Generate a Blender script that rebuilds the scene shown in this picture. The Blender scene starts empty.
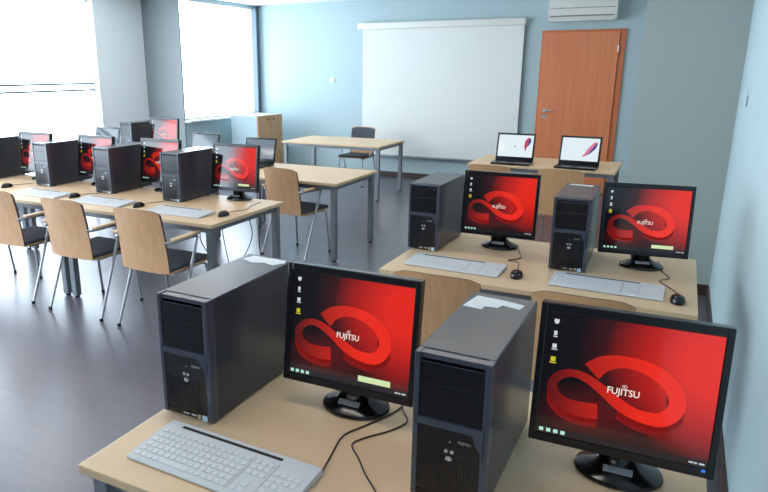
import bpy, bmesh, math, random
from mathutils import Vector, Matrix
R = math.radians
random.seed(4)
scene = bpy.context.scene
COL = scene.collection

# ------------------------------------------------------------------ camera
cd = bpy.data.cameras.new('camera')
cam = bpy.data.objects.new('camera', cd)
COL.objects.link(cam)
cam.location = (0, 0, 1.732)
cam.rotation_euler = (R(90 - 15.394), 0, R(27.394))
cd.sensor_fit = 'HORIZONTAL'
cd.sensor_width = 36
cd.lens = 653.3 / 768 * 36
cd.shift_x = (384 - 337.83) / 768
cd.shift_y = (248.56 - 246) / 768
cd.clip_start = .02
scene.camera = cam

vs = scene.view_settings
vs.view_transform = 'Standard'
vs.look = 'None'
vs.gamma = 1
vs.use_curve_mapping = False
vs.exposure = EXPO = 0.0

# ------------------------------------------------------------------ materials
def s2l(c):
    return tuple(((v / 255) / 12.92 if v / 255 <= .04045 else ((v / 255 + .055) / 1.055) ** 2.4) for v in c)

def mat(name, rgb, rough=.5, metal=0., spec=.5, noise=0., nscale=30., bump=0., coat=0.):
    m = bpy.data.materials.new(name)
    m.use_nodes = True
    nt = m.node_tree
    b = nt.nodes['Principled BSDF']
    c = s2l(rgb)
    b.inputs['Base Color'].default_value = (*c, 1)
    b.inputs['Roughness'].default_value = rough
    b.inputs['Metallic'].default_value = metal
    b.inputs['Specular IOR Level'].default_value = spec
    b.inputs['Coat Weight'].default_value = coat
    if noise or bump:
        tc = nt.nodes.new('ShaderNodeTexCoord')
        n = nt.nodes.new('ShaderNodeTexNoise')
        n.inputs['Scale'].default_value = nscale
        n.inputs['Detail'].default_value = 4
        nt.links.new(tc.outputs['Object'], n.inputs['Vector'])
        if noise:
            mr = nt.nodes.new('ShaderNodeMapRange')
            mr.inputs['To Min'].default_value = 1 - noise
            mr.inputs['To Max'].default_value = 1 + noise
            nt.links.new(n.outputs['Fac'], mr.inputs['Value'])
            mx = nt.nodes.new('ShaderNodeMix')
            mx.data_type = 'RGBA'
            mx.blend_type = 'MULTIPLY'
            mx.inputs[0].default_value = 1
            mx.inputs[6].default_value = (*c, 1)
            nt.links.new(mr.outputs['Result'], mx.inputs[7])
            nt.links.new(mx.outputs[2], b.inputs['Base Color'])
        if bump:
            bp = nt.nodes.new('ShaderNodeBump')
            bp.inputs['Strength'].default_value = bump
            bp.inputs['Distance'].default_value = .002
            nt.links.new(n.outputs['Fac'], bp.inputs['Height'])
            nt.links.new(bp.outputs['Normal'], b.inputs['Normal'])
    return m

def wood(name, rgb_a, rgb_b, rough=.35, axis='X', scale=6., coat=0.):
    m = bpy.data.materials.new(name)
    m.use_nodes = True
    nt = m.node_tree
    b = nt.nodes['Principled BSDF']
    tc = nt.nodes.new('ShaderNodeTexCoord')
    mp = nt.nodes.new('ShaderNodeMapping')
    sc = {'X': (.5, 9, 9), 'Y': (9, .5, 9), 'Z': (9, 9, .5)}[axis]
    mp.inputs['Scale'].default_value = sc
    n = nt.nodes.new('ShaderNodeTexNoise')
    n.inputs['Scale'].default_value = scale
    n.inputs['Detail'].default_value = 6
    n.inputs['Distortion'].default_value = .6
    cr = nt.nodes.new('ShaderNodeValToRGB')
    cr.color_ramp.elements[0].position = .3
    cr.color_ramp.elements[1].position = .7
    cr.color_ramp.elements[0].color = (*s2l(rgb_a), 1)
    cr.color_ramp.elements[1].color = (*s2l(rgb_b), 1)
    nt.links.new(tc.outputs['Object'], mp.inputs['Vector'])
    nt.links.new(mp.outputs['Vector'], n.inputs['Vector'])
    nt.links.new(n.outputs['Fac'], cr.inputs['Fac'])
    nt.links.new(cr.outputs['Color'], b.inputs['Base Color'])
    b.inputs['Roughness'].default_value = rough
    b.inputs['Coat Weight'].default_value = coat
    b.inputs['Coat Roughness'].default_value = .15
    return m

def emit(name, rgb, strength=1.):
    """lit display pixels or a painted-in glow: emission with the faint gloss of the panel"""
    m = bpy.data.materials.new(name)
    m.use_nodes = True
    b = m.node_tree.nodes['Principled BSDF']
    b.inputs['Base Color'].default_value = (.01, .01, .01, 1)
    b.inputs['Roughness'].default_value = .07
    b.inputs['Specular IOR Level'].default_value = .55
    b.inputs['Emission Color'].default_value = (*s2l(rgb), 1)
    b.inputs['Emission Strength'].default_value = strength
    return m

def wallpaper_mat():
    m = bpy.data.materials.new('red_wallpaper')
    m.use_nodes = True
    nt = m.node_tree
    b = nt.nodes['Principled BSDF']
    b.inputs['Base Color'].default_value = (.008, .008, .01, 1)
    b.inputs['Roughness'].default_value = .07
    b.inputs['Specular IOR Level'].default_value = .55
    tc = nt.nodes.new('ShaderNodeTexCoord')
    def grad(cx, cy, sx, sy):
        mp = nt.nodes.new('ShaderNodeMapping')
        mp.inputs['Location'].default_value = (-cx * sx, -cy * sy, 0)
        mp.inputs['Scale'].default_value = (sx, sy, 0)
        g = nt.nodes.new('ShaderNodeTexGradient')
        g.gradient_type = 'SPHERICAL'
        nt.links.new(tc.outputs['UV'], mp.inputs['Vector'])
        nt.links.new(mp.outputs['Vector'], g.inputs['Vector'])
        return g
    g1 = grad(.98, .76, 1 / .86, 1 / 1.02)
    cr = nt.nodes.new('ShaderNodeValToRGB')
    e = cr.color_ramp.elements
    e[0].position = 0.08; e[0].color = (*s2l((8, 5, 8)), 1)
    e[1].position = .80; e[1].color = (*s2l((222, 36, 20)), 1)
    k = e.new(.28); k.color = (*s2l((52, 12, 14)), 1)
    k = e.new(.52); k.color = (*s2l((168, 24, 18)), 1)
    nt.links.new(g1.outputs['Fac'], cr.inputs['Fac'])
    g2 = grad(.30, .22, 1 / .34, 1 / .26)
    cr2 = nt.nodes.new('ShaderNodeValToRGB')
    e = cr2.color_ramp.elements
    e[0].color = (0, 0, 0, 1); e[1].color = (*s2l((84, 12, 12)), 1)
    nt.links.new(g2.outputs['Fac'], cr2.inputs['Fac'])
    mx = nt.nodes.new('ShaderNodeMix')
    mx.data_type = 'RGBA'; mx.blend_type = 'ADD'; mx.inputs[0].default_value = 1
    nt.links.new(cr.outputs['Color'], mx.inputs[6])
    nt.links.new(cr2.outputs['Color'], mx.inputs[7])
    nt.links.new(mx.outputs[2], b.inputs['Emission Color'])
    b.inputs['Emission Strength'].default_value = 1
    return m

def ribbon_mat():
    m = bpy.data.materials.new('ribbon_red')
    m.use_nodes = True
    nt = m.node_tree
    b = nt.nodes['Principled BSDF']
    b.inputs['Base Color'].default_value = (.01, .01, .01, 1)
    b.inputs['Roughness'].default_value = .07
    b.inputs['Specular IOR Level'].default_value = .55
    tc = nt.nodes.new('ShaderNodeTexCoord')
    sp = nt.nodes.new('ShaderNodeSeparateXYZ')
    cr = nt.nodes.new('ShaderNodeValToRGB')
    e = cr.color_ramp.elements
    e[0].position = .08; e[0].color = (*s2l((96, 12, 12)), 1)
    e[1].position = .62; e[1].color = (*s2l((230, 40, 22)), 1)
    nt.links.new(tc.outputs['UV'], sp.inputs[0])
    nt.links.new(sp.outputs[0], cr.inputs['Fac'])
    nt.links.new(cr.outputs['Color'], b.inputs['Emission Color'])
    b.inputs['Emission Strength'].default_value = 1
    return m

def floor_mat():
    m = bpy.data.materials.new('laminate_floor')
    m.use_nodes = True
    nt = m.node_tree
    b = nt.nodes['Principled BSDF']
    tc = nt.nodes.new('ShaderNodeTexCoord')
    br = nt.nodes.new('ShaderNodeTexBrick')
    br.offset = .37
    br.inputs['Color1'].default_value = (*s2l((94, 92, 101)), 1)
    br.inputs['Color2'].default_value = (*s2l((99, 96, 105)), 1)
    br.inputs['Mortar'].default_value = (*s2l((86, 83, 92)), 1)
    br.inputs['Scale'].default_value = 1
    br.inputs['Mortar Size'].default_value = .0025
    br.inputs['Brick Width'].default_value = 1.3
    br.inputs['Row Height'].default_value = .19
    nt.links.new(tc.outputs['Object'], br.inputs['Vector'])
    mp = nt.nodes.new('ShaderNodeMapping')
    mp.inputs['Scale'].default_value = (1.2, 14, 1)
    n = nt.nodes.new('ShaderNodeTexNoise')
    n.inputs['Scale'].default_value = 3
    n.inputs['Detail'].default_value = 6
    nt.links.new(tc.outputs['Object'], mp.inputs['Vector'])
    nt.links.new(mp.outputs['Vector'], n.inputs['Vector'])
    mr = nt.nodes.new('ShaderNodeMapRange')
    mr.inputs['To Min'].default_value = .88
    mr.inputs['To Max'].default_value = 1.12
    nt.links.new(n.outputs['Fac'], mr.inputs['Value'])
    mx = nt.nodes.new('ShaderNodeMix')
    mx.data_type = 'RGBA'; mx.blend_type = 'MULTIPLY'; mx.inputs[0].default_value = 1
    nt.links.new(br.outputs['Color'], mx.inputs[6])
    nt.links.new(mr.outputs['Result'], mx.inputs[7])
    nt.links.new(mx.outputs[2], b.inputs['Base Color'])
    b.inputs['Roughness'].default_value = .29
    b.inputs['Specular IOR Level'].default_value = .6
    return m

def glass_mat():
    m = bpy.data.materials.new('window_glass')
    m.use_nodes = True
    nt = m.node_tree
    nt.nodes.remove(nt.nodes['Principled BSDF'])
    out = nt.nodes['Material Output']
    t = nt.nodes.new('ShaderNodeBsdfTransparent')
    t.inputs['Color'].default_value = (.97, .985, 1, 1)
    g = nt.nodes.new('ShaderNodeBsdfGlossy')
    g.inputs['Roughness'].default_value = .02
    mx = nt.nodes.new('ShaderNodeMixShader')
    mx.inputs[0].default_value = .05
    nt.links.new(t.outputs[0], mx.inputs[1])
    nt.links.new(g.outputs[0], mx.inputs[2])
    nt.links.new(mx.outputs[0], out.inputs[0])
    return m

M = dict(
    wall=mat('pale_blue_wall_paint', (174, 195, 200), .55, noise=.015, nscale=3, bump=.1),
    block=mat('grey_blue_wall_paint', (164, 173, 169), .6, noise=.015, nscale=3),
    rear=mat('darkened_wall_paint', (84, 90, 94), .7),  # unseen wall, coloured dark so the front screens reflect little light
    pier=mat('brightened_wall_paint', (226, 234, 236), .6),  # window glare on the pier put into a whiter wall colour
    white=mat('white_paint', (232, 234, 234), .6),
    ceiling=mat('ceiling_white', (236, 236, 236), .8),
    grey_panel=mat('grey_wall_paint', (132, 140, 142), .55),
    skirting=wood('dark_skirting_wood', (58, 42, 38), (76, 56, 48), .4),
    frame=mat('grey_window_frame', (96, 110, 122), .4, .3),
    glass=glass_mat(),
    floor=floor_mat(),
    beech=wood('beech_desk_laminate', (213, 160, 110), (223, 172, 124), .32, 'X', 5),
    beech_edge=mat('beech_edge_band', (216, 188, 152), .45),
    ply=wood('beech_plywood', (200, 152, 106), (212, 167, 123), .33, 'Z', 5, .2),
    ply_edge=mat('plywood_dark_edge', (92, 68, 52), .5),
    cab=wood('beech_cabinet_front', (196, 152, 106), (206, 164, 120), .4, 'Z', 5),
    door=wood('cherry_door_veneer', (210, 122, 80), (222, 136, 92), .38, 'Z', 3),
    door_frame=wood('cherry_door_casing', (196, 108, 64), (208, 120, 74), .4, 'Z', 3),
    steel=mat('grey_painted_steel', (128, 134, 140), .4, .35),
    chrome=mat('satin_chrome', (186, 188, 192), .32, .85),
    brass=mat('brass_metal', (190, 170, 110), .3, .8),
    fabric=mat('charcoal_upholstery', (70, 74, 84), .85, noise=.12, nscale=250, bump=.3),
    rubber=mat('black_rubber', (26, 26, 28), .6),
    case=mat('charcoal_steel_case', (54, 58, 66), .27, .0, noise=.03, nscale=60),
    bezel=mat('charcoal_plastic', (67, 72, 83), .24),
    black=mat('black_plastic', (22, 23, 28), .22),
    grille=mat('black_perforated_plastic', (20, 21, 26), .3, noise=.5, nscale=420, bump=.3),
    gloss=mat('glossy_black_plastic', (14, 14, 16), .2),
    silver=mat('silver_plastic', (190, 194, 200), .3, .5),
    sticker=mat('white_sticker', (214, 222, 226), .45, noise=.12, nscale=60),
    badge=mat('pale_blue_badge', (186, 208, 226), .35),
    badge_gold=mat('gold_badge', (170, 160, 110), .35),
    kbd=mat('light_grey_plastic', (200, 204, 208), .4),
    keys=mat('pale_key_plastic', (208, 211, 214), .45, noise=.05, nscale=200),
    keymark=mat('grey_plastic_channel', (168, 174, 180), .5),
    cable=mat('black_cable_rubber', (30, 26, 26), .5),
    plastic_white=mat('white_plastic', (226, 226, 220), .4),
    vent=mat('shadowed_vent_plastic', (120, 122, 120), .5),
    paper=mat('projection_fabric', (228, 232, 228), .75),
    screen=wallpaper_mat(), ribbon=ribbon_mat(),
    ribbon_side=emit('ribbon_side_red', (122, 14, 12)),
    word=emit('wallpaper_white', (245, 226, 214)),
    icon=emit('icon_pale', (206, 212, 214)), icon_y=emit('icon_yellow', (196, 186, 40)),
    icon_g=emit('taskbar_green', (176, 226, 206)),
    note=emit('notice_pale_green', (206, 226, 170)), bar=emit('taskbar_dark', (24, 20, 24)),
    lapscreen=emit('laptop_wallpaper', (222, 236, 242)),
    lapsheen=emit('laptop_sheen_display', (92, 108, 122)),  # even glow paints in the pale sky reflected by these screens
    feather_r=emit('wallpaper_red', (196, 50, 70)), feather_b=emit('wallpaper_blue', (70, 60, 130)),
    feather_p=emit('wallpaper_pink', (214, 110, 150)),
    fill_lamp=emit('fill_diffuser', (255, 244, 228), 1.5), led=emit('blue_led', (60, 120, 255)), led_w=emit('white_led', (230, 230, 235)),
)

# ------------------------------------------------------------------ mesh helpers
def link(name, me, parent=None):
    o = bpy.data.objects.new(name, me)
    COL.objects.link(o)
    if parent: o.parent = parent
    return o

def fin(name, bm, m, parent=None, smooth=True):
    me = bpy.data.meshes.new(name)
    bmesh.ops.recalc_face_normals(bm, faces=bm.faces)
    bm.to_mesh(me); bm.free()
    for x in (m if isinstance(m, (list, tuple)) else [m]): me.materials.append(x)
    if smooth:
        for p in me.polygons: p.use_smooth = True
        me.set_sharp_from_angle(angle=.6)
    return link(name, me, parent)

def box(bm, x0, x1, y0, y1, z0, z1, bev=0., mi=0, seg=2, mtx=None):
    t = bmesh.new()
    bmesh.ops.create_cube(t, size=1)
    bmesh.ops.scale(t, vec=(x1 - x0, y1 - y0, z1 - z0), verts=t.verts)
    bmesh.ops.translate(t, vec=((x0 + x1) / 2, (y0 + y1) / 2, (z0 + z1) / 2), verts=t.verts)
    if bev: bmesh.ops.bevel(t, geom=t.edges[:], offset=bev, segments=seg, affect='EDGES', profile=.6)
    merge(bm, t, mi, mtx)

def merge(bm, t, mi=0, mtx=None):
    if mtx is not None: bmesh.ops.transform(t, matrix=mtx, verts=t.verts)
    vm = {v: bm.verts.new(v.co) for v in t.verts}
    for f in t.faces:
        try:
            g = bm.faces.new([vm[v] for v in f.verts]); g.material_index = mi or f.material_index
        except ValueError: pass
    t.free()

def tube(bm, pts, r, n=10, mi=0, closed_caps=True):
    pts = [Vector(p) for p in pts]
    rings = []
    prev = None
    for i, p in enumerate(pts):
        a = pts[max(i - 1, 0)]; b = pts[min(i + 1, len(pts) - 1)]
        d = (b - a).normalized()
        if prev is None:
            u = d.orthogonal().normalized()
        else:
            u = (prev - d * prev.dot(d)).normalized()
        prev = u
        v = d.cross(u)
        rings.append([bm.verts.new(p + u * math.cos(2 * math.pi * k / n) * r + v * math.sin(2 * math.pi * k / n) * r) for k in range(n)])
    for i in range(len(rings) - 1):
        for k in range(n):
            f = bm.faces.new([rings[i][k], rings[i][(k + 1) % n], rings[i + 1][(k + 1) % n], rings[i + 1][k]]); f.material_index = mi
    for rg in (rings[0], rings[-1]):
        f = bm.faces.new(rg); f.material_index = mi

def smooth_path(pts, k=6):
    pts = [Vector(p) for p in pts]
    out = []
    for i in range(len(pts) - 1):
        p0 = pts[max(i - 1, 0)]; p1 = pts[i]; p2 = pts[i + 1]; p3 = pts[min(i + 2, len(pts) - 1)]
        for j in range(k):
            t = j / k
            out.append(.5 * ((2 * p1) + (p2 - p0) * t + (2 * p0 - 5 * p1 + 4 * p2 - p3) * t * t + (3 * p1 - p0 - 3 * p2 + p3) * t ** 3))
    out.append(pts[-1])
    return out

def lathe(bm, prof, n=24, c=(0, 0), sx=1., sy=1., mi=0):
    rings = []
    for r, z in prof:
        rings.append([bm.verts.new((c[0] + math.cos(2 * math.pi * k / n) * r * sx, c[1] + math.sin(2 * math.pi * k / n) * r * sy, z)) for k in range(n)])
    for i in range(len(rings) - 1):
        for k in range(n):
            f = bm.faces.new([rings[i][k], rings[i][(k + 1) % n], rings[i + 1][(k + 1) % n], rings[i + 1][k]]); f.material_index = mi
    bm.faces.new(rings[0]).material_index = mi
    bm.faces.new(rings[-1]).material_index = mi

def poly(bm, pts, axis, a, b, mi=0):
    """prism: 2-D outline pts extruded from a to b along axis"""
    def P(u, v, w):
        return {'X': (w, u, v), 'Y': (u, w, v), 'Z': (u, v, w)}[axis]
    A = [bm.verts.new(P(u, v, a)) for u, v in pts]
    B = [bm.verts.new(P(u, v, b)) for u, v in pts]
    n = len(pts)
    bm.faces.new(A).material_index = mi
    bm.faces.new(B[::-1]).material_index = mi
    for i in range(n):
        bm.faces.new([A[i], A[(i + 1) % n], B[(i + 1) % n], B[i]]).material_index = mi

def text_obj(name, s, size, m, parent, loc, rot, depth=.0004, sx=1.):
    cu = bpy.data.curves.new(name + '_tmp', 'FONT')
    cu.body = s; cu.size = size; cu.align_x = 'CENTER'; cu.align_y = 'CENTER'
    cu.extrude = depth; cu.resolution_u = 3; cu.offset = size * .012
    to = bpy.data.objects.new(name + '_tmp', cu)
    COL.objects.link(to)
    dg = bpy.context.evaluated_depsgraph_get()
    me = bpy.data.meshes.new_from_object(to.evaluated_get(dg))
    bpy.data.objects.remove(to); bpy.data.curves.remove(cu)
    me.transform(Matrix.Translation(loc) @ rot @ Matrix.Diagonal((sx, 1, 1, 1)))
    me.materials.clear(); me.materials.append(m)
    return link(name, me, parent)

FACE = Matrix.Rotation(R(90), 4, 'X')        # text standing upright, read from -Y

def thing(name, label, cat, loc=(0, 0, 0), rz=0., group=None):
    o = bpy.data.objects.new(name, None)
    o.empty_display_size = .1
    COL.objects.link(o)
    o.location = loc; o.rotation_euler = (0, 0, R(rz))
    return tag(o, label, cat, group)

def tag(o, label, cat, group=None):
    o['label'] = label; o['category'] = cat
    if group: o['group'] = group
    return o

def struct(o):
    o['kind'] = 'structure'
    return o

def dup(root, loc, rz, label, group=None, skip=()):
    r = root.copy(); COL.objects.link(r); r.location = loc; r.rotation_euler = (0, 0, R(rz))
    r['label'] = label
    if group: r['group'] = group
    def rec(src, dst):
        for ch in list(src.children):
            if ch.name.split('.')[0] in skip: continue
            c = ch.copy(); COL.objects.link(c); c.parent = dst
            rec(ch, c)
    rec(root, r)
    return r

# ------------------------------------------------------------------ room
XL, XS, XR = -7.5, -6.79, .35          # window wall, its stepped-in part, right-hand wall
YB, YS, YF = 9.99, 7.98, -3.4          # back wall, step, wall behind the camera
XBk, YBk = -.34, 5.68                  # wall block on the right
ZC = 2.78
T = .2
bm = bmesh.new(); box(bm, XL - T, XR + T, YF - T, YB + T, -.1, 0); struct(fin('floor', bm, M['floor'], None, False))
bm = bmesh.new(); box(bm, XL - T, XR + T, YF - T, YB + T, ZC, ZC + .12); struct(fin('ceiling', bm, M['ceiling'], None, False))
bm = bmesh.new(); box(bm, XS - T, XR + T, YB, YB + T, 0, ZC); struct(fin('wall_back', bm, M['wall'], None, False))
bm = bmesh.new(); box(bm, XR, XR + T, YF, YBk, 0, ZC); struct(fin('wall_right', bm, M['wall'], None, False))
bm = bmesh.new(); box(bm, XBk, XR + T, YBk, YB, 0, ZC); struct(fin('wall_block', bm, M['block'], None, False))
# window wall: openings as (y0, y1, z0, z1)
W1 = [(-3.2, -.75, .3, 2.66), (-.6, 4.2, .3, 2.66), (4.35, 7.02, .3, 2.66)]
bm = bmesh.new()
ys = [YF]
for y0, y1, z0, z1 in W1:
    box(bm, XL - T, XL, ys[-1], y0, 0, ZC)
    box(bm, XL - T, XL, y0, y1, 0, z0); box(bm, XL - T, XL, y0, y1, z1, ZC)
    ys.append(y1)
box(bm, XL - T, XL, ys[-1], YS, 0, ZC)
struct(fin('wall_left', bm, M['pier'], None, False))
bm = bmesh.new(); box(bm, XL - T, XS, YS, YS + .03, 0, ZC); struct(fin('wall_step', bm, M['grey_panel'], None, False))
W2 = (YS + .03, 9.94, .96, 2.74)
bm = bmesh.new()
box(bm, XS - T, XS, YS + .03, YB, 0, W2[2]); box(bm, XS - T, XS, YS + .03, YB, W2[3], ZC); box(bm, XS - T, XS, W2[1], YB, W2[2], W2[3])
struct(fin('wall_alcove', bm, M['wall'], None, False))
bm = bmesh.new(); box(bm, XL - T, XR + T, YF - T, YF, 0, ZC); struct(fin('wall_front', bm, M['rear'], None, False))

def window_x(n, x, y0, y1, z0, z1, rails, dark_end=False):
    bm = bmesh.new()
    a, b = x - .13, x - .09
    for (p0, p1, q0, q1) in [(y0, y1, z0, z0 + .03), (y0, y1, z1 - .03, z1), (y0, y0 + .025, z0, z1), (y1 - .025, y1, z0, z1)]:
        box(bm, a, b, p0, p1, q0, q1, .003)
    w = struct(fin('window_%d' % n, bm, M['white'], None, False))
    for z in rails:
        bm = bmesh.new(); box(bm, a - .01, b + .01, y0 + .02, y1 - .02, z, z + .026, .002); fin('transom_bar', bm, M['frame'], w, False)
    bm = bmesh.new(); box(bm, x - .112, x - .106, y0 + .02, y1 - .02, z0 + .02, z1 - .02)
    fin('glass_pane', bm, M['glass'], w, False)
    bm = bmesh.new(); box(bm, x - .09, x + .03, y0 - .02, y1 + .02, z0 - .03, z0, .006)
    fin('window_sill', bm, M['white'], w, False)
    if dark_end:
        bm = bmesh.new(); box(bm, x - .09, x + .012, y1 - .05, y1 + .03, z0, z1, .004); fin('guide_rail', bm, M['frame'], w, False)
for i, (y0, y1, z0, z1) in enumerate(W1):
    window_x(i + 1, XL, y0, y1, z0, z1, [1.425, 1.515])
window_x(4, XS + .07, W2[0], W2[1], W2[2], W2[3], [], True)
# skirting boards
def base(side, x0, x1, y0, y1):
    bm = bmesh.new(); box(bm, x0, x1, y0, y1, 0, .09, .004); struct(fin('baseboard_' + side, bm, M['skirting'], None, False))
base('back', XS, -1.93, YB - .016, YB)
base('block', XBk, XR, YBk - .016, YBk)
base('block_side', XBk - .016, XBk, YBk - .016, YB)
base('right', XR - .016, XR, YF, YBk - .016)

# door in the back wall
bm = bmesh.new()
x0, x1, zt = -1.904, -.80, 2.25
for a, b, c, d in ((x0, x0 + .075, 0, zt), (x1 - .075, x1, 0, zt), (x0 + .075, x1 - .075, zt - .075, zt)):
    box(bm, a, b, YB - .03, YB, c, d, .004)
d = struct(fin('door_1', bm, M['door_frame'], None, False))
bm = bmesh.new(); box(bm, x0 + .03, x1 - .078, YB - .05, YB - .012, .006, zt - .03, .003)
dl = fin('door_leaf', bm, M['door'], d, False)
bm = bmesh.new()
tube(bm, [(-1.785, YB - .05, 1.15), (-1.785, YB - .1, 1.15)], .012)
tube(bm, smooth_path([(-1.785, YB - .1, 1.15), (-1.77, YB - .108, 1.15), (-1.66, YB - .108, 1.15)]), .011)
t = bmesh.new(); lathe(t, [(.028, 0), (.028, .008)], 20); merge(bm, t, 0, Matrix.Translation((-1.785, YB - .05, 1.15)) @ Matrix.Rotation(R(90), 4, 'X'))
t = bmesh.new(); lathe(t, [(.028, 0), (.028, .008)], 20); merge(bm, t, 0, Matrix.Translation((-1.785, YB - .05, 1.06)) @ Matrix.Rotation(R(90), 4, 'X'))
fin('door_handle', bm, M['silver'], dl)
bm = bmesh.new()
for z in (.35, 1.95): tube(bm, [(x1 - .08, YB - .055, z), (x1 - .08, YB - .055, z + .09)], .01)
fin('hinge', bm, M['silver'], d)

# projection screen hung on the back wall
ps = thing('projection_screen', 'wide white projection screen pulled down on the pale blue back wall', 'projection screen', (-3.44, YB, 0))
bm = bmesh.new(); box(bm, -1.33, 1.31, -.12, -.004, 2.33, 2.43, .02, seg=3)
fin('roller_case', bm, M['plastic_white'], ps)
bm = bmesh.new(); box(bm, -1.25, 1.32 - .03, -.064, -.06, .37, 2.34); fin('screen_sheet', bm, M['paper'], ps, False)
bm = bmesh.new(); box(bm, -1.26, 1.30, -.072, -.052, .335, .372, .006); fin('bottom_bar', bm, M['steel'], ps)

# air conditioner over the door
ac = thing('air_conditioner', 'white wall-mounted air conditioner above the orange wooden door', 'air conditioner', (-1.36, YB, 2.37))
bm = bmesh.new()
poly(bm, [(0, 0), (-.17, .0), (-.21, .05), (-.22, .26), (-.19, .29), (0, .29)], 'X', -.45, .43)
fin('housing', bm, M['plastic_white'], ac)
bm = bmesh.new(); box(bm, -.42, .40, -.216, -.19, .045, .06); box(bm, -.42, .40, -.224, -.2, .15, .156); fin('air_slot', bm, M['vent'], ac, False)
bm = bmesh.new(); box(bm, -.42, .40, -.2, -.06, -.012, .004, .004); fin('flap', bm, M['plastic_white'], ac)

# small wall fittings
def switch(name, label, loc, rz):
    t = thing(name, label, 'switch', loc, rz)
    bm = bmesh.new(); box(bm, -.04, .04, -.012, 0, -.04, .04, .004); fin('cover_plate', bm, M['plastic_white'], t)
    bm = bmesh.new(); box(bm, -.024, .024, -.018, -.011, -.03, .03, .003); fin('rocker', bm, M['silver'], t)
switch('wall_switch', 'small switch plate on the blue back wall left of the projection screen', (-5.27, YB, 1.55), 0)
switch('wall_switch', 'pale switch plate on the bright right-hand wall', (XR, 4.92, 1.535), 90)

# filing cabinet below the far window
cb = thing('storage_cabinet', 'low wooden-fronted cabinet in the corner under the far window', 'cabinet', (-6.28, 9.20, 0), 0)
bm = bmesh.new(); box(bm, -.26, .24, -.37, .37, .03, 1.0, .004); fin('carcass', bm, M['wall'], cb, False)
for s, nm in ((-1, 'a'), (1, 'b')):
    bm = bmesh.new(); box(bm, .242, .262, min(s * .004, s * .366), max(s * .004, s * .366), .06, .995, .003)
    dr = fin('cabinet_door', bm, M['cab'], cb, False)
    bm = bmesh.new(); t = bmesh.new(); lathe(t, [(.006, 0), (.012, .016), (.009, .024)], 12)
    merge(bm, t, 0, Matrix.Translation((.262, s * .08, .93)) @ Matrix.Rotation(R(90), 4, 'Y')); fin('knob', bm, M['rubber'], dr)
bm = bmesh.new(); box(bm, -.24, .22, -.35, .35, 0, .03); fin('plinth', bm, M['black'], cb, False)

# ------------------------------------------------------------------ desks
def make_desk(w, dp, label, loc, group='beech classroom desks', rz=0.):
    t = thing('desk', label, 'desk', loc, rz, group)
    bm = bmesh.new(); box(bm, 0, w, 0, dp, .714, .74, .004, 0)
    for f in bm.faces:
        if abs(f.normal.z) < .3: f.material_index = 1
    fin('tabletop', bm, [M['beech'], M['beech_edge']], t, False)
    bm = bmesh.new()
    for a, b, c, e in ((.05, w - .05, .035, .06), (.05, w - .05, dp - .06, dp - .035), (.035, .06, .05, dp - .05), (w - .06, w - .035, .05, dp - .05)):
        box(bm, a, b, c, e, .672, .714, .002)
    fin('frame', bm, M['steel'], t, False)
    for x in (.022, w - .072):
        for y in (.022, dp - .072):
            bm = bmesh.new(); box(bm, x, x + .05, y, y + .05, .014, .714, .004); lg = fin('leg', bm, M['steel'], t, False)
            bm = bmesh.new(); lathe(bm, [(.02, 0), (.02, .014)], 14, (x + .025, y + .025)); fin('foot', bm, M['rubber'], lg)
    return t
DW = 1.47
make_desk(1.45, .95, 'nearest beech desk, along the bottom of the picture', (-1.285, 1.01, 0))
make_desk(1.45, .94, 'beech desk one row behind the nearest, holding two towers and two lit monitors', (-1.29, 2.95, 0))
make_desk(1.45, .89, 'left-row beech desk nearest the aisle, its end leg beside the plywood chair', (-4.11, 3.33, 0))
make_desk(DW, .89, 'beech desk in the middle of the left row of computers', (-5.585, 3.33, 0))
make_desk(1.4, .89, 'beech desk at the far left edge of the picture, below the window', (-6.99, 3.33, 0))
make_desk(DW, .9, 'beech desk behind the left row, one plywood chair and a dim laptop at it', (-4.14, 5.12, 0))
make_desk(DW, .95, 'beech desk of the second left row carrying the farthest tower', (-5.62, 5.3, 0))
make_desk(1.3, .95, 'beech desk of the second left row next to the window wall', (-6.94, 5.3, 0))
make_desk(1.53, .9, 'empty beech table with grey legs in front of the projection screen', (-5.03, 7.96, 0))
make_desk(1.5, .82, 'beech desk by the orange door with two open laptops', (-2.02, 6.97, 0))

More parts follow.
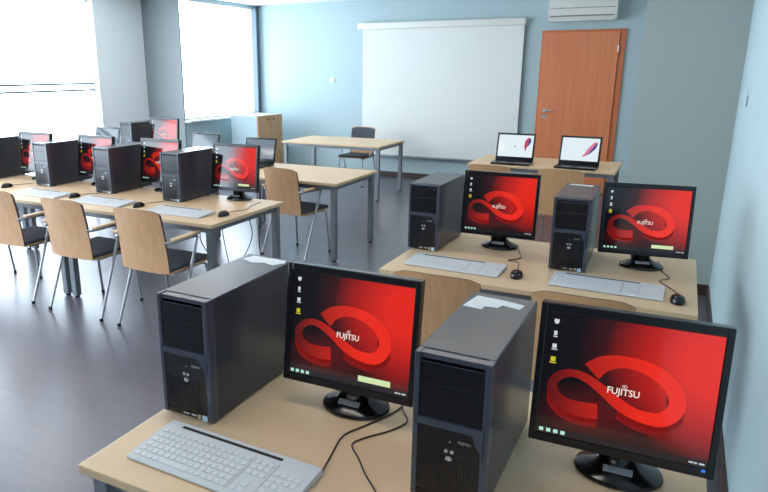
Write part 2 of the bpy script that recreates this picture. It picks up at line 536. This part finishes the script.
# ------------------------------------------------------------------ computer tower
def make_tower(label, loc, rz=0.):
    t = thing('computer_tower', label, 'computer', loc, rz, 'charcoal computer towers')
    W, Dp, Hh = .18, .475, .376
    bm = bmesh.new(); box(bm, -W / 2, W / 2, .03, Dp - .012, .008, Hh, .004); cs = fin('case', bm, M['case'], t, False)
    bm = bmesh.new(); box(bm, -W / 2 + .004, W / 2 - .004, Dp - .012, Dp, .012, Hh - .012, .002); fin('rear_plate', bm, M['steel'], t, False)
    for x in (-.07, .07):
        for y in (.06, .355):
            bm = bmesh.new(); lathe(bm, [(.012, 0), (.012, .009)], 12, (x, y)); fin('foot', bm, M['rubber'], t)
    # front bezel: side cheeks, top lip, crossbar with a stepped right end, bottom strip
    bm = bmesh.new()
    for s in (-1, 1):
        x0, x1 = (-W / 2, -W / 2 + .014) if s < 0 else (W / 2 - .016, W / 2)
        box(bm, x0, x1, 0, .032, .006, Hh, .003)
    box(bm, -W / 2 + .012, W / 2 - .012, .006, .032, .008, Hh - .002, .001)
    poly(bm, [(-W / 2 + .008, .216), (W / 2 - .008, .216), (W / 2 - .008, .130), (W / 2 - .017, .140), (W / 2 - .017, .158), (W / 2 - .030, .176), (W / 2 - .036, .198), (-W / 2 + .008, .198)], 'Y', .0, .02)
    fb = fin('front_bezel', bm, M['bezel'], t, False)
    bm = bmesh.new(); box(bm, -W / 2 + .0145, W / 2 - .0165, .003, .014, .218, .300, .0015); box(bm, -W / 2 + .0145, W / 2 - .0165, .003, .014, .302, .352, .0015)
    box(bm, -W / 2 + .0145, W / 2 - .0165, .006, .02, .353, .364, .0015)
    dpn = fin('drive_cover', bm, M['black'], t, False)
    bm = bmesh.new()
    poly(bm, [(-W / 2 + .0145, .024), (W / 2 - .0185, .024), (W / 2 - .0185, .157), (W / 2 - .032, .175), (W / 2 - .038, .197), (-W / 2 + .0145, .197)], 'Y', .0035, .012)
    for i in range(15):
        x = -W / 2 + .024 + i * .0078
        box(bm, x, x + .0016, .0024, .004, .03, .125)
    fin('grille_panel', bm, M['grille'], t, False)
    bm = bmesh.new(); box(bm, -W / 2 + .0145, W / 2 - .0165, .004, .02, .006, .0225, .001); fin('kick_strip', bm, M['black'], t, False)
    for x, z in ((-.006, .142), (.008, .142)):
        bm = bmesh.new(); tt = bmesh.new(); lathe(tt, [(.0045, 0), (.0045, .0022), (.003, .0028)], 12)
        merge(bm, tt, 0, Matrix.Translation((x, .0036, z)) @ Matrix.Rotation(R(90), 4, 'X')); fin('audio_socket', bm, M['silver'], t)
    bm = bmesh.new(); tt = bmesh.new(); lathe(tt, [(.008, 0), (.008, .003), (.006, .004)], 16, (0, 0), 1, .7)
    merge(bm, tt, 0, Matrix.Translation((.001, .0036, .124)) @ Matrix.Rotation(R(90), 4, 'X')); fin('power_button', bm, M['silver'], t)
    bm = bmesh.new(); tt = bmesh.new(); lathe(tt, [(.002, 0), (.002, .001)], 8)
    merge(bm, tt, 0, Matrix.Translation((.002, .0036, .167)) @ Matrix.Rotation(R(90), 4, 'X')); fin('indicator_light', bm, M['silver'], t)
    text_obj('wordmark', 'FUJITSU', .0088, M['silver'], t, Vector((.036, .0028, .171)), FACE)
    bm = bmesh.new(); tt = bmesh.new(); lathe(tt, [(.0062, 0), (.0062, .0008)], 16, (0, 0), 1.7, .55)
    bm2 = bm; merge(bm, tt, 0, Matrix.Translation((.02, .0042, .0145)) @ Matrix.Rotation(R(90), 4, 'X')); box(bm, -.02, .002, .0034, .0042, .012, .0165)
    fin('silver_badge', bm, M['silver'], t, False)
    bm = bmesh.new(); box(bm, .034, .045, .0028, .0042, .006, .021, .0003); fin('gold_badge', bm, M['badge_gold'], t, False)
    bm = bmesh.new(); box(bm, .050, .070, .0024, .0042, .003, .022, .0006); fin('processor_badge', bm, M['badge'], t, False)
    # rear sockets, seen only from behind
    bm = bmesh.new()
    for i in range(5): box(bm, -.06 + i * .026, -.044 + i * .026, Dp - .001, Dp + .002, .16, .17)
    box(bm, -.05, .05, Dp - .001, Dp + .002, .28, .335); fin('socket_panel', bm, M['black'], t, False)
    return t

def top_label(t, outline):
    bm = bmesh.new(); poly(bm, outline, 'Z', .3757, .3767); fin('top_sticker', bm, M['sticker'], t, False)

TZ = .74
tw1 = make_tower('large charcoal tower at the left end of the nearest desk, by the keyboard', (-1.182, 1.325, TZ))
G = 'charcoal computer towers'
tw3 = dup(tw1, (-.384, 1.292, TZ), -.5, 'charcoal tower standing between the two nearest red monitors', G)
dup(tw1, (-1.218, 3.39, TZ), 0, 'charcoal tower on the second desk, left of its first red monitor', G)
tw4 = dup(tw1, (-.428, 3.345, TZ), 1.5, 'charcoal tower on the second desk, between its two monitors, pale label on top', G)
dup(tw1, (-3.425, 3.82, TZ), 0, 'left-row tower nearest the aisle, beside the last red monitor', G)
dup(tw1, (-4.152, 3.828, TZ), 0, 'left-row tower second from the aisle', G)
dup(tw1, (-4.893, 3.84, TZ), 0, 'left-row tower third from the aisle', G)
dup(tw1, (-5.675, 3.84, TZ), 0, 'tower cut off by the left edge of the picture', G)
dup(tw1, (-5.84, 5.80, TZ), 0, 'farthest tower, under the bright window beside the grey pillar', G)
top_label(tw1, [(-.07, .40), (-.02, .375), (.02, .392), (.06, .38), (.083, .42), (.07, .445), (-.06, .447)])
top_label(tw3, [(-.083, .335), (-.03, .33), (-.028, .355), (.005, .36), (.012, .385), (.06, .372), (.066, .41), (0, .425), (-.07, .432)])
top_label(tw4, [(-.07, .41), (.05, .39), (.06, .43), (-.06, .44)])

# ------------------------------------------------------------------ monitor
def strip(bm, pts, z, dv=0., uv=None):
    """variable-width band through (u, v, width) centre points; returns quads in screen space"""
    P = smooth_path([(p[0], p[1] + dv, p[2]) for p in pts], 6)
    L, Rr = [], []
    for i, p in enumerate(P):
        a = P[max(i - 1, 0)]; b = P[min(i + 1, len(P) - 1)]
        d = Vector((b.x - a.x, b.y - a.y)); d = Vector((d.x * SW, d.y * SH)).normalized()
        n = Vector((-d.y, d.x)) * (p.z / 2) * SW
        c = Vector((p.x * SW, p.y * SH))
        L.append(c + n); Rr.append(c - n)
    def V(q): return bm.verts.new((q.x - SW / 2, z, SH - q.y))
    lv = [V(q) for q in L]; rv = [V(q) for q in Rr]
    for i in range(len(P) - 1): bm.faces.new([lv[i], lv[i + 1], rv[i + 1], rv[i]])

SW, SH = .386, .316      # lit display
PW, PH = .42, .362       # housing
def make_monitor(label, loc, rz=0., tilt=7., note=True, led=False):
    t = thing('monitor', label, 'monitor', loc, rz, 'black monitors with the red wallpaper')
    # origin: on the desk under the bottom centre of the panel
    TM = Matrix.Translation((0, 0, .075)) @ Matrix.Rotation(R(-tilt), 4, 'X')
    bz = .023                                     # bezel below the display
    bm = bmesh.new()
    box(bm, -PW / 2, -SW / 2, -.004, .03, 0, PH, .003); box(bm, SW / 2, PW / 2, -.004, .03, 0, PH, .003)
    box(bm, -SW / 2 - .002, SW / 2 + .002, -.004, .03, 0, bz, .003); box(bm, -SW / 2 - .002, SW / 2 + .002, -.004, .03, bz + SH, PH, .003)
    box(bm, -PW / 2 + .004, PW / 2 - .004, .02, .034, .004, PH - .004, .004)
    poly(bm, [(-.17, .03), (.17, .03), (.15, .31), (-.15, .31)], 'Y', .033, .058)
    bmesh.ops.transform(bm, matrix=TM, verts=bm.verts)
    fin('housing', bm, M['black'], t, False)
    D = Matrix.Translation((0, 0, bz))
    bm = bmesh.new()
    x, z = SW / 2, SH
    vv = [bm.verts.new(c) for c in ((-x, .0, 0), (x, .0, 0), (x, .0, z), (-x, .0, z), (-x, .012, 0), (x, .012, 0), (x, .012, z), (-x, .012, z))]
    uvl = bm.loops.layers.uv.new('UVMap')
    fr = bm.faces.new(vv[:4])
    for q in ((4, 5, 6, 7), (0, 1, 5, 4), (1, 2, 6, 5), (2, 3, 7, 6), (3, 0, 4, 7)): bm.faces.new([vv[k] for k in q])
    for f in bm.faces:
        for l in f.loops: l[uvl].uv = ((l.vert.co.x + x) / (2 * x), l.vert.co.z / z)
    bmesh.ops.transform(bm, matrix=TM @ D, verts=bm.verts)
    dp = fin('display', bm, M['screen'], t, False)
    path = [(.30, .425, .125), (.37, .345, .10), (.50, .305, .075), (.66, .345, .085), (.775, .46, .09), (.795, .60, .095), (.72, .70, .09), (.59, .70, .075),
            (.48, .645, .075), (.385, .565, .065), (.29, .495, .058), (.20, .465, .05), (.12, .495, .055), (.075, .57, .06), (.09, .66, .07), (.16, .725, .085), (.26, .745, .10), (.36, .735, .10)]
    def art(name, fn, m, dz):
        b = bmesh.new(); fn(b, dz)
        u2 = b.loops.layers.uv.new('UVMap')
        for f in b.faces:
            for l in f.loops: l[u2].uv = ((l.vert.co.x + x) / (2 * x), l.vert.co.z / z)
        bmesh.ops.transform(b, matrix=TM @ D, verts=b.verts)
        o = fin(name, b, m, dp, False)
        return o
    def rects(lst):
        def fn(b, dz):
            for u0, u1, v0, v1 in lst:
                q = [((u0 - .5) * SW, dz, (1 - v1) * SH), ((u1 - .5) * SW, dz, (1 - v1) * SH), ((u1 - .5) * SW, dz, (1 - v0) * SH), ((u0 - .5) * SW, dz, (1 - v0) * SH)]
                b.faces.new([b.verts.new(c) for c in q])
        return fn
    art('ribbon_shadow', lambda b, dz: (strip(b, path[4:9], dz, .075), strip(b, path[4:9], dz, .04), strip(b, path[13:], dz + .00005, .07), strip(b, path[13:], dz + .00005, .035)), M['ribbon_side'], -.0004)
    art('ribbon_loop', lambda b, dz: strip(b, path, dz), M['ribbon'], -.0008)
    w = text_obj('wordmark', 'FUJITSU', .0232, M['word'], dp, Vector(((.495 - .5) * SW, -.0013, (1 - .545) * SH)), FACE, .0002, .92)
    w.data.transform(TM @ D)
    def loops(b, dz):
        for cx, rx, rz in ((.492, .0055, .006), (.505, .0065, .0075)):
            n = 16
            for k in range(n):
                a0, a1 = 2 * math.pi * k / n, 2 * math.pi * (k + 1) / n
                q = []
                for (a, s) in ((a0, 1), (a1, 1), (a1, .68), (a0, .68)):
                    q.append(((cx - .5) * SW + math.cos(a) * rx * s * .55, dz, (1 - .497) * SH + math.sin(a) * rz * s * .55))
                b.faces.new([b.verts.new(c) for c in q])
    art('infinity_mark', loops, M['word'], -.0013)
    art('desktop_icon', rects([(.045, .075, .055, .08), (.05, .07, .08, .092)]), M['icon'], -.0008)
    art('desktop_icon', rects([(.05, .07, .15, .185), (.047, .073, .192, .2)]), M['icon'], -.0008)
    art('desktop_icon', rects([(.048, .074, .255, .288), (.044, .08, .295, .304)]), M['icon'], -.0008)
    art('desktop_icon', rects([(.046, .076, .36, .398), (.04, .082, .404, .414)]), M['icon_y'], -.0008)
    art('taskbar', rects([(0, 1, .945, 1.0)]), M['bar'], -.0005)
    art('taskbar_icons', rects([(.02 + k * .045, .047 + k * .045, .955, .985) for k in range(4)]), M['icon_g'], -.0009)
    art('clock_marks', rects([(.90, .925, .966, .978), (.93, .945, .966, .978), (.955, .985, .966, .978)]), M['icon'], -.0009)
    if note: art('notice_bubble', rects([(.60, .86, .885, .94)]), M['note'], -.0008)
    # stand
    bm = bmesh.new(); lathe(bm, [(.10, 0), (.106, .005), (.103, .013), (.088, .021), (.06, .031), (.04, .05), (.034, .07)], 36, (.008, .062), 1.0, .82)
    bs = fin('stand_base', bm, M['gloss'], t)
    bm = bmesh.new(); box(bm, -.034, .034, -.009, .009, -.0015, .0015, .0006, mtx=Matrix.Translation((.008, .010, .0345)) @ Matrix.Rotation(R(28), 4, 'X')); fin('silver_plate', bm, M['silver'], bs, False)
    bm = bmesh.new(); box(bm, -.045, .045, .05, .085, .04, .22, .008); fin('stand_neck', bm, M['black'], t)
    if led:
        bm = bmesh.new(); box(bm, .182, .19, -.0052, -.003, .015, .021)
        bmesh.ops.transform(bm, matrix=TM, verts=bm.verts); fin('power_light', bm, M['led'], t, False)
    return t
GM = 'black monitors with the red wallpaper'
m1 = make_monitor('large red monitor left of the middle tower on the nearest desk', (-.783, 1.557, TZ), 1.1, 7.5)
make_monitor('largest red monitor, at the right end of the nearest desk by the wall', (-.043, 1.56, TZ), 1.5, 7, False, True)
m3 = make_monitor('red monitor on the second desk, between its two towers', (-.853, 3.603, TZ), 1.3, 6, False)
dup(m1, (-.097, 3.549, TZ), 7.5, 'pinkish red monitor at the right end of the second desk, before the grey wall', GM)
dup(m1, (-3.03, 4.087, TZ), 2, 'left-row monitor nearest the aisle, in front of a plywood chair back', GM)
dup(m3, (-3.80, 4.105, TZ), -1, 'left-row monitor second from the aisle, half hidden by a tower', GM)
dup(m3, (-4.505, 4.075, TZ), -1, 'left-row monitor third from the aisle', GM)
dup(m3, (-5.237, 4.04, TZ), 0, 'leftmost monitor in the picture', GM)
dup(m3, (-5.43, 5.98, TZ), 1, 'farthest red monitor, at the foot of the grey pillar', GM)

# ------------------------------------------------------------------ keyboards and mice
def make_keyboard(label, loc, rz=0., cord=None):
    t = thing('keyboard', label, 'keyboard', loc, rz, 'pale grey keyboards')
    W, Dp = .48, .175
    bm = bmesh.new()
    poly(bm, [(-Dp / 2, .002), (Dp / 2, .002), (Dp / 2, .022), (Dp / 2 - .03, .021), (-Dp / 2 + .004, .010), (-Dp / 2, .006)], 'X', -W / 2, W / 2)
    bmesh.ops.bevel(bm, geom=bm.edges[:], offset=.002, segments=1, affect='EDGES')
    fin('keyboard_body', bm, M['kbd'], t, False)
    sl = (.021 - .010) / (Dp - .034)
    rot = Matrix.Rotation(math.atan(sl), 4, 'X')
    def zz(y): return .010 + (y + Dp / 2 - .004) * sl
    bm = bmesh.new()
    ky = [-.072 + i * .0205 for i in range(6)]
    for i, y in enumerate(ky):
        n = 15
        for k in range(n):
            if i == 0 and 4 <= k <= 8:
                if k != 4: continue
                x0, x1 = -.228 + 4 * .0195, -.228 + 9 * .0195 - .0025
            else:
                x0, x1 = -.228 + k * .0195, -.228 + k * .0195 + .017
            h = .016 if i < 5 else .011
            box(bm, x0, x1, y, y + h, zz(y + .008) - .001, zz(y + .008) + .0019, .0006, seg=1, mtx=None)
        for k in range(3):
            if i in (2,): continue
            if i == 1 and k != 1: continue
            x0 = .075 + k * .0195
            box(bm, x0, x0 + .017, y, y + (.016 if i < 5 else .011), zz(y + .008) - .001, zz(y + .008) + .0019, .0006, seg=1)
        if i < 5:
            for k in range(4):
                x0 = .144 + k * .0195
                box(bm, x0, x0 + .017, y, y + .016, zz(y + .008) - .001, zz(y + .008) + .0019, .0006, seg=1)
    fin('keys', bm, M['keys'], t, False)
    for x in (.068, .138):
        bm = bmesh.new()
        poly(bm, [(-.074, zz(-.074) - .003), (.05, zz(.05) - .003), (.05, zz(.05) + .0006), (-.074, zz(-.074) + .0006)], 'X', x, x + .003)
        fin('key_field_divider', bm, M['keymark'], t, False)
    bm = bmesh.new(); box(bm, -.19, .135, .064, .074, .018, .0228, .0008, seg=1); fin('pen_groove', bm, M['rubber'], t, False)
    t.scale = (1.03, 1.06, 1)
    for s in (-1, 1):
        bm = bmesh.new(); box(bm, s * .19 - .02, s * .19 + .02, -.07, -.05, 0, .004); fin('foot', bm, M['rubber'], t, False)
        bm = bmesh.new(); box(bm, s * .19 - .02, s * .19 + .02, .06, .075, 0, .004); fin('foot', bm, M['rubber'], t, False)
    if cord:
        bm = bmesh.new(); tube(bm, smooth_path(cord), .0023, 8); fin('cord', bm, M['cable'], t)
    return t
kc, ks = math.cos(R(-1)), math.sin(R(-1))
k1 = make_keyboard('large pale keyboard lying across the near-left corner of the nearest desk', (-.945, 1.175, TZ), -1.5)
c1 = [(-.706, 1.26, .012), (-.725, 1.34, .003), (-.739, 1.43, .003), (-.71, 1.50, .003), (-.672, 1.585, .003), (-.66, 1.66, .003), (-.70, 1.75, .003)]
mi_ = Matrix.Translation((-.945, 1.175, 0)) @ Matrix.Rotation(R(-1.5), 4, 'Z')
bm = bmesh.new(); tube(bm, smooth_path([mi_.inverted() @ Vector(p) for p in c1]), .0023, 8); fin('cord', bm, M['cable'], k1)
GK = 'pale grey keyboards'
k2 = dup(k1, (-.955, 3.165, TZ), -1, 'pale keyboard on the second desk, in front of its left tower', GK, ('cord',))
dup(k2, (-.222, 3.165, TZ), -1, 'pale keyboard at the right end of the second desk', GK)
dup(k2, (-3.10, 3.53, TZ), 0, 'pale keyboard in the left row nearest the aisle', GK)
dup(k2, (-3.87, 3.55, TZ), 0, 'pale keyboard in the left row, second from the aisle', GK)
dup(k2, (-4.57, 3.56, TZ), 0, 'pale keyboard in the left row, third from the aisle', GK)
dup(k2, (-5.46, 3.56, TZ), 0, 'pale keyboard cut by the left edge of the picture', GK)

def make_mouse(label, loc, rz, cord=None):
    t = thing('computer_mouse', label, 'mouse', loc, rz, 'black computer mice')
    bm = bmesh.new()
    n, mrings = 24, 7
    prof = [(1.0, 0), (1.03, .006), (1.0, .014), (.88, .024), (.66, .031), (.38, .035), (.12, .0362)]
    lathe(bm, [(.031 * a, z) for a, z in prof], n, (0, 0), 1.0, 1.72)
    for v in bm.verts:
        v.co.z *= 1 - .18 * (v.co.y / .055)          # lower toward the cable end
    fin('shell', bm, M['gloss'], t)
    bm = bmesh.new(); tt = bmesh.new(); lathe(tt, [(.006, -.003), (.0075, -.002), (.0075, .002), (.006, .003)], 14)
    merge(bm, tt, 0, Matrix.Translation((0, .026, .0265)) @ Matrix.Rotation(R(90), 4, 'Y')); fin('scroll_wheel', bm, M['steel'], t)
    if cord:
        mt = (Matrix.Translation((loc[0], loc[1], 0)) @ Matrix.Rotation(R(rz), 4, 'Z')).inverted()
        pts = [mt @ Vector((x, y, .003)) for x, y in cord]
        pts[0].z = .012
        bm = bmesh.new(); tube(bm, smooth_path(pts), .0022, 8); fin('cord', bm, M['cable'], t)
    return t
make_mouse('black mouse at the near edge of the nearest desk, only its cord in view', (-.49, 1.125, TZ), 10,
           [(-.50, 1.178), (-.547, 1.256), (-.60, 1.31), (-.645, 1.365), (-.691, 1.418), (-.672, 1.468), (-.625, 1.534), (-.603, 1.60), (-.64, 1.66), (-.68, 1.75)])
make_mouse('black mouse on the second desk beside the left keyboard', (-.632, 3.14, TZ), 3,
           [(-.635, 3.19), (-.655, 3.275), (-.679, 3.384), (-.735, 3.40), (-.70, 3.44), (-.686, 3.488), (-.72, 3.60), (-.76, 3.75)])
make_mouse('black mouse at the right end of the second desk, by the wall', (.08, 3.10, TZ), 3,
           [(.078, 3.15), (.068, 3.244), (.001, 3.375), (.03, 3.43), (.038, 3.465), (.0, 3.58), (-.02, 3.75)])
for x, y, lb in ((-2.765, 3.60, 'black mouse in the left row at the aisle end of the desk'), (-3.515, 3.56, 'black mouse in the left row between the first and second keyboards from the aisle'),
                 (-4.235, 3.60, 'black mouse in the left row between the second and third keyboards from the aisle'), (-5.13, 3.66, 'black mouse nearest the left edge of the picture')):
    make_mouse(lb, (x, y, TZ), 0, [(x, y + .052), (x - .02, y + .14), (x + .03, y + .24), (x - .02, y + .36), (x - .03, y + .5)])

# ------------------------------------------------------------------ laptops
def make_laptop(label, loc, rz, kind, lid=12.):
    t = thing('laptop', label, 'laptop', loc, rz, 'open laptops')
    W, Dp, LH = (.41, .21, .30) if kind else (.385, .25, .268)
    bm = bmesh.new(); box(bm, -W / 2, W / 2, -Dp, 0, .002, .024, .006); bd = fin('keyboard_base', bm, M['black'], t)
    bm = bmesh.new()
    for i in range(5):
        for k in range(14): box(bm, -.165 + k * .0237, -.165 + k * .0237 + .02, -.13 + i * .021, -.13 + i * .021 + .017, .022, .0258)
    fin('keys', bm, M['grille'], bd, False)
    bm = bmesh.new(); box(bm, -.045, .045, -.225, -.165, .0225, .0246); fin('touchpad', bm, M['gloss'], bd, False)
    TM = Matrix.Translation((0, -.006, .022)) @ Matrix.Rotation(R(-lid), 4, 'X')
    bm = bmesh.new(); box(bm, -W / 2, W / 2, 0, .012, 0, LH, .004); bmesh.ops.transform(bm, matrix=TM, verts=bm.verts); ld = fin('lid', bm, M['black'], t)
    bm = bmesh.new(); box(bm, -W / 2 + .02, W / 2 - .02, -.0008, .003, .045, LH - .02); bmesh.ops.transform(bm, matrix=TM, verts=bm.verts)
    sc = fin('display', bm, M['lapscreen'] if kind else M['lapsheen'], ld, False)
    def blob(name, pts, m, dz):
        b = bmesh.new(); poly(b, [(u * 1.1, v * 1.15) for u, v in pts], 'Y', dz, dz + .0003); bmesh.ops.transform(b, matrix=TM, verts=b.verts); fin(name, b, m, sc, False)
    if kind == 1:
        blob('wallpaper_shape', [(.085, .14), (.09, .19), (.115, .222), (.14, .218), (.15, .19), (.135, .16), (.11, .13), (.10, .09)], M['feather_r'], -.0014)
        blob('wallpaper_shape', [(.12, .20), (.14, .218), (.15, .19), (.135, .16), (.11, .13), (.122, .16)], M['feather_b'], -.002)
        blob('wallpaper_mark', [(-.012, .135), (.0, .128), (.004, .138), (-.004, .143)], M['feather_b'], -.0014)
    if kind == 2:
        blob('wallpaper_shape', [(.02, .075), (.045, .11), (.08, .165), (.115, .205), (.145, .214), (.152, .19), (.135, .15), (.095, .11), (.055, .085)], M['feather_p'], -.0014)
        blob('wallpaper_shape', [(.145, .214), (.152, .19), (.135, .15), (.095, .11), (.055, .085), (.09, .125), (.12, .17)], M['feather_b'], -.002)
    return t
make_laptop('open black laptop on the desk by the door, nearer the projection screen', (-1.575, 7.22, TZ), 0, 1)
make_laptop('open black laptop in front of the orange door, right one of the pair', (-.905, 7.20, TZ), -3, 2)
make_laptop('open laptop with a dim grey screen behind the aisle-end monitor of the left row', (-3.97, 5.82, TZ), 2, 0, 16)
make_laptop('open laptop with a dim screen in front of the wall below the far window', (-4.84, 5.98, TZ), 2, 0, 16)
make_laptop('open laptop near the window, mostly hidden behind the left-row monitors', (-6.42, 6.02, TZ), 4, 0, 16)

# ------------------------------------------------------------------ chairs
def make_chair(label, loc, rz):
    t = thing('chair', label, 'chair', loc, rz, 'plywood chairs with charcoal seats')
    # curved plywood shell: back panel
    W = .41
    def back(bm, y_off, thick, z0, z1, w):
        nx, nz = 9, 9
        g = [[], []]
        for s in (0, 1):
            for j in range(nz + 1):
                q = j / nz; z = z0 + (z1 - z0) * q
                yy = -.195 - .055 * ((z - .42) / .45) ** 1.6 if z > .42 else -.195
                row = []
                for i in range(nx + 1):
                    u = i / nx * 2 - 1
                    ww = w * (1 - .04 * q)
                    x = u * ww / 2
                    zz = z
                    if q == 1: zz = z - .02 * abs(u) ** 6
                    if q == 0: zz = z + .012 * abs(u) ** 6
                    row.append(bm.verts.new((x, yy - .022 * (1 - u * u) * (.4 + .6 * q) + y_off + s * thick, zz)))
                g[s].append(row)
        for s in (0, 1):
            for j in range(nz):
                for i in range(nx):
                    bm.faces.new([g[s][j][i], g[s][j][i + 1], g[s][j + 1][i + 1], g[s][j + 1][i]]).material_index = 0
        rim = [g[0][0][i] for i in range(nx + 1)] + [g[0][j][nx] for j in range(1, nz + 1)] + [g[0][nz][i] for i in range(nx - 1, -1, -1)] + [g[0][j][0] for j in range(nz - 1, 0, -1)]
        rim2 = [g[1][0][i] for i in range(nx + 1)] + [g[1][j][nx] for j in range(1, nz + 1)] + [g[1][nz][i] for i in range(nx - 1, -1, -1)] + [g[1][j][0] for j in range(nz - 1, 0, -1)]
        for k in range(len(rim)):
            bm.faces.new([rim[k], rim[(k + 1) % len(rim)], rim2[(k + 1) % len(rim)], rim2[k]]).material_index = 1
    bm = bmesh.new(); back(bm, 0, .011, .43, .865, W); bk = fin('backrest', bm, [M['ply'], M['ply_edge']], t)
    bm = bmesh.new(); back(bm, .0112, .014, .62, .855, W - .02); fin('back_pad', bm, [M['fabric'], M['fabric']], bk)
    bm = bmesh.new(); box(bm, -.205, .205, -.19, .235, .43, .442, .004); st = fin('seat', bm, M['ply'], t, False)
    bm = bmesh.new(); box(bm, -.2, .2, -.185, .23, .4415, .468, .011, seg=3); fin('seat_pad', bm, M['fabric'], st)
    for s in (-1, 1):
        # arm tube: rear foot rising forward to the arm, then along under the arm pad to the back
        bm = bmesh.new()
        tube(bm, smooth_path([(s * .262, -.225, .004), (s * .258, -.09, .33), (s * .255, .03, .62), (s * .253, .04, .648), (s * .252, .0, .655), (s * .24, -.18, .655), (s * .2, -.222, .65)], 5), .010)
        lg = fin('rear_leg', bm, M['chrome'], t)
        bm = bmesh.new(); lathe(bm, [(.013, 0), (.013, .02)], 12, (s * .262, -.225)); fin('foot_cap', bm, M['rubber'], lg)
        bm = bmesh.new()
        box(bm, s * .25 - .022, s * .25 + .022, -.20, .065, .664, .682, .007, seg=3); fin('armrest', bm, M['beech_edge'], t)
        bm = bmesh.new()
        tube(bm, smooth_path([(s * .205, .235, .004), (s * .195, .2, .36), (s * .19, .17, .418), (s * .188, .1, .424), (s * .19, -.15, .424)], 5), .010)
        tube(bm, [(s * .19, -.0, .424), (s * .256, -.0, .50)], .008)
        lg = fin('front_leg', bm, M['chrome'], t)
        bm = bmesh.new(); lathe(bm, [(.013, 0), (.013, .02)], 12, (s * .205, .235)); fin('foot_cap', bm, M['rubber'], lg)
    for y in (.1, -.14):
        bm = bmesh.new(); tube(bm, [(-.19, y, .42), (.19, y, .42)], .008); fin('seat_crossbar', bm, M['chrome'], t)
    return t
ch = make_chair('plywood-backed chair in the left row nearest the aisle', (-3.05, 3.30, 0), 0)
GC = 'plywood chairs with charcoal seats'
dup(ch, (-3.755, 3.31, 0), 0, 'plywood-backed chair in the left row, second from the aisle', GC)
dup(ch, (-4.5, 3.33, 0), 1, 'plywood-backed chair in the left row, third from the aisle', GC)
dup(ch, (-5.25, 3.33, 0), 1, 'plywood-backed chair at the left edge of the picture, partly cut off', GC)
dup(ch, (-3.155, 5.25, 0), -9, 'plywood-backed chair behind the aisle-end monitor of the left row', GC)
dup(ch, (-4.37, 9.06, 0), 180, 'chair facing the camera behind the empty table, grey padded back showing', GC)
dup(ch, (-.875, 2.87, 0), 0, 'plywood-backed chair behind the left big monitor, pulled up to the second desk', GC)
dup(ch, (-.265, 2.87, 0), 0, 'plywood-backed chair behind the right big monitor, pulled up to the second desk', GC)
dup(ch, (-1.55, 6.31, 0), 0, 'plywood-backed chair before the laptop desk, half hidden by a red monitor', GC)
dup(ch, (-.90, 6.31, 0), 0, 'plywood-backed chair before the laptop desk, seen above the second-desk tower', GC)

# ------------------------------------------------------------------ cables hanging under the left row
def cable(label, pts, r=.004):
    bm = bmesh.new(); tube(bm, smooth_path(pts), r, 8); tag(fin('power_cable', bm, M['cable'], None), label, 'cable', 'cables under the left row')
cl = 'dark cable hanging to the floor under the aisle-end desk of the left row'
cable(cl, [(-3.25, 4.2, .72), (-3.27, 4.22, .5), (-3.2, 4.2, .2), (-3.05, 4.1, .02), (-2.85, 4.0, .006)])
cable(cl, [(-3.05, 4.2, .72), (-2.95, 4.2, .45), (-3.12, 4.2, .15), (-3.3, 4.12, .006), (-3.5, 4.0, .006)])
cable(cl, [(-2.88, 4.22, .72), (-2.9, 4.22, .4), (-2.86, 4.2, .1), (-2.95, 4.05, .006), (-3.1, 3.85, .006)])
cable(cl, [(-3.35, 4.2, .71), (-3.5, 4.22, .35), (-3.25, 4.2, .08), (-3.05, 3.95, .006)])

# ------------------------------------------------------------------ unseen ceiling panels added as fill for the front desks
FILL_W = 9.
def fill_lamp(label, loc):
    t = thing('added_fill_light', label, 'added fill light', loc, 0, 'added fill panels')
    bm = bmesh.new(); box(bm, -.62, .62, -.16, .16, -.06, 0, .006); fin('fill_housing', bm, M['white'], t, False)
    bm = bmesh.new(); box(bm, -.58, .58, -.12, .12, -.066, -.058, .002); fin('diffuser', bm, M['fill_lamp'], t, False)
    l = bpy.data.lights.new('fill_light', 'AREA'); l.shape = 'RECTANGLE'; l.size = 1.16; l.size_y = .24
    l.energy = FILL_W; l.color = (1, .93, .84)
    o = bpy.data.objects.new('fill_light', l); COL.objects.link(o); o.parent = t; o.location = (0, 0, -.075)
for x in (-1.2, -3.7, -6.0):
    for y in (-.9, 1.6, 4.3, 7.0):
        fill_lamp('long white fill light panel added at the ceiling, out of view', (x, y, ZC))

# ------------------------------------------------------------------ light: daylight through the windows
wd = bpy.data.worlds.new('sky')
scene.world = wd
wd.use_nodes = True
bg = wd.node_tree.nodes['Background']
bg.inputs['Color'].default_value = (.78, .90, 1.0, 1)
bg.inputs['Strength'].default_value = 11.5

def portal(loc, rot, sx, sy):
    l = bpy.data.lights.new('daylight_portal', 'AREA'); l.shape = 'RECTANGLE'; l.size = sx; l.size_y = sy
    l.cycles.is_portal = True
    o = bpy.data.objects.new('daylight_portal', l); COL.objects.link(o); o.location = loc; o.rotation_euler = rot
for y0, y1, z0, z1 in W1: portal((XL - .16, (y0 + y1) / 2, (z0 + z1) / 2), (0, R(-90), 0), z1 - z0, y1 - y0)
portal((XS - .16, (W2[0] + W2[1]) / 2, (W2[2] + W2[3]) / 2), (0, R(-90), 0), W2[3] - W2[2], W2[1] - W2[0])
scene.cycles.max_bounces = 10
scene.cycles.diffuse_bounces = 6
scene.cycles.use_denoising = True
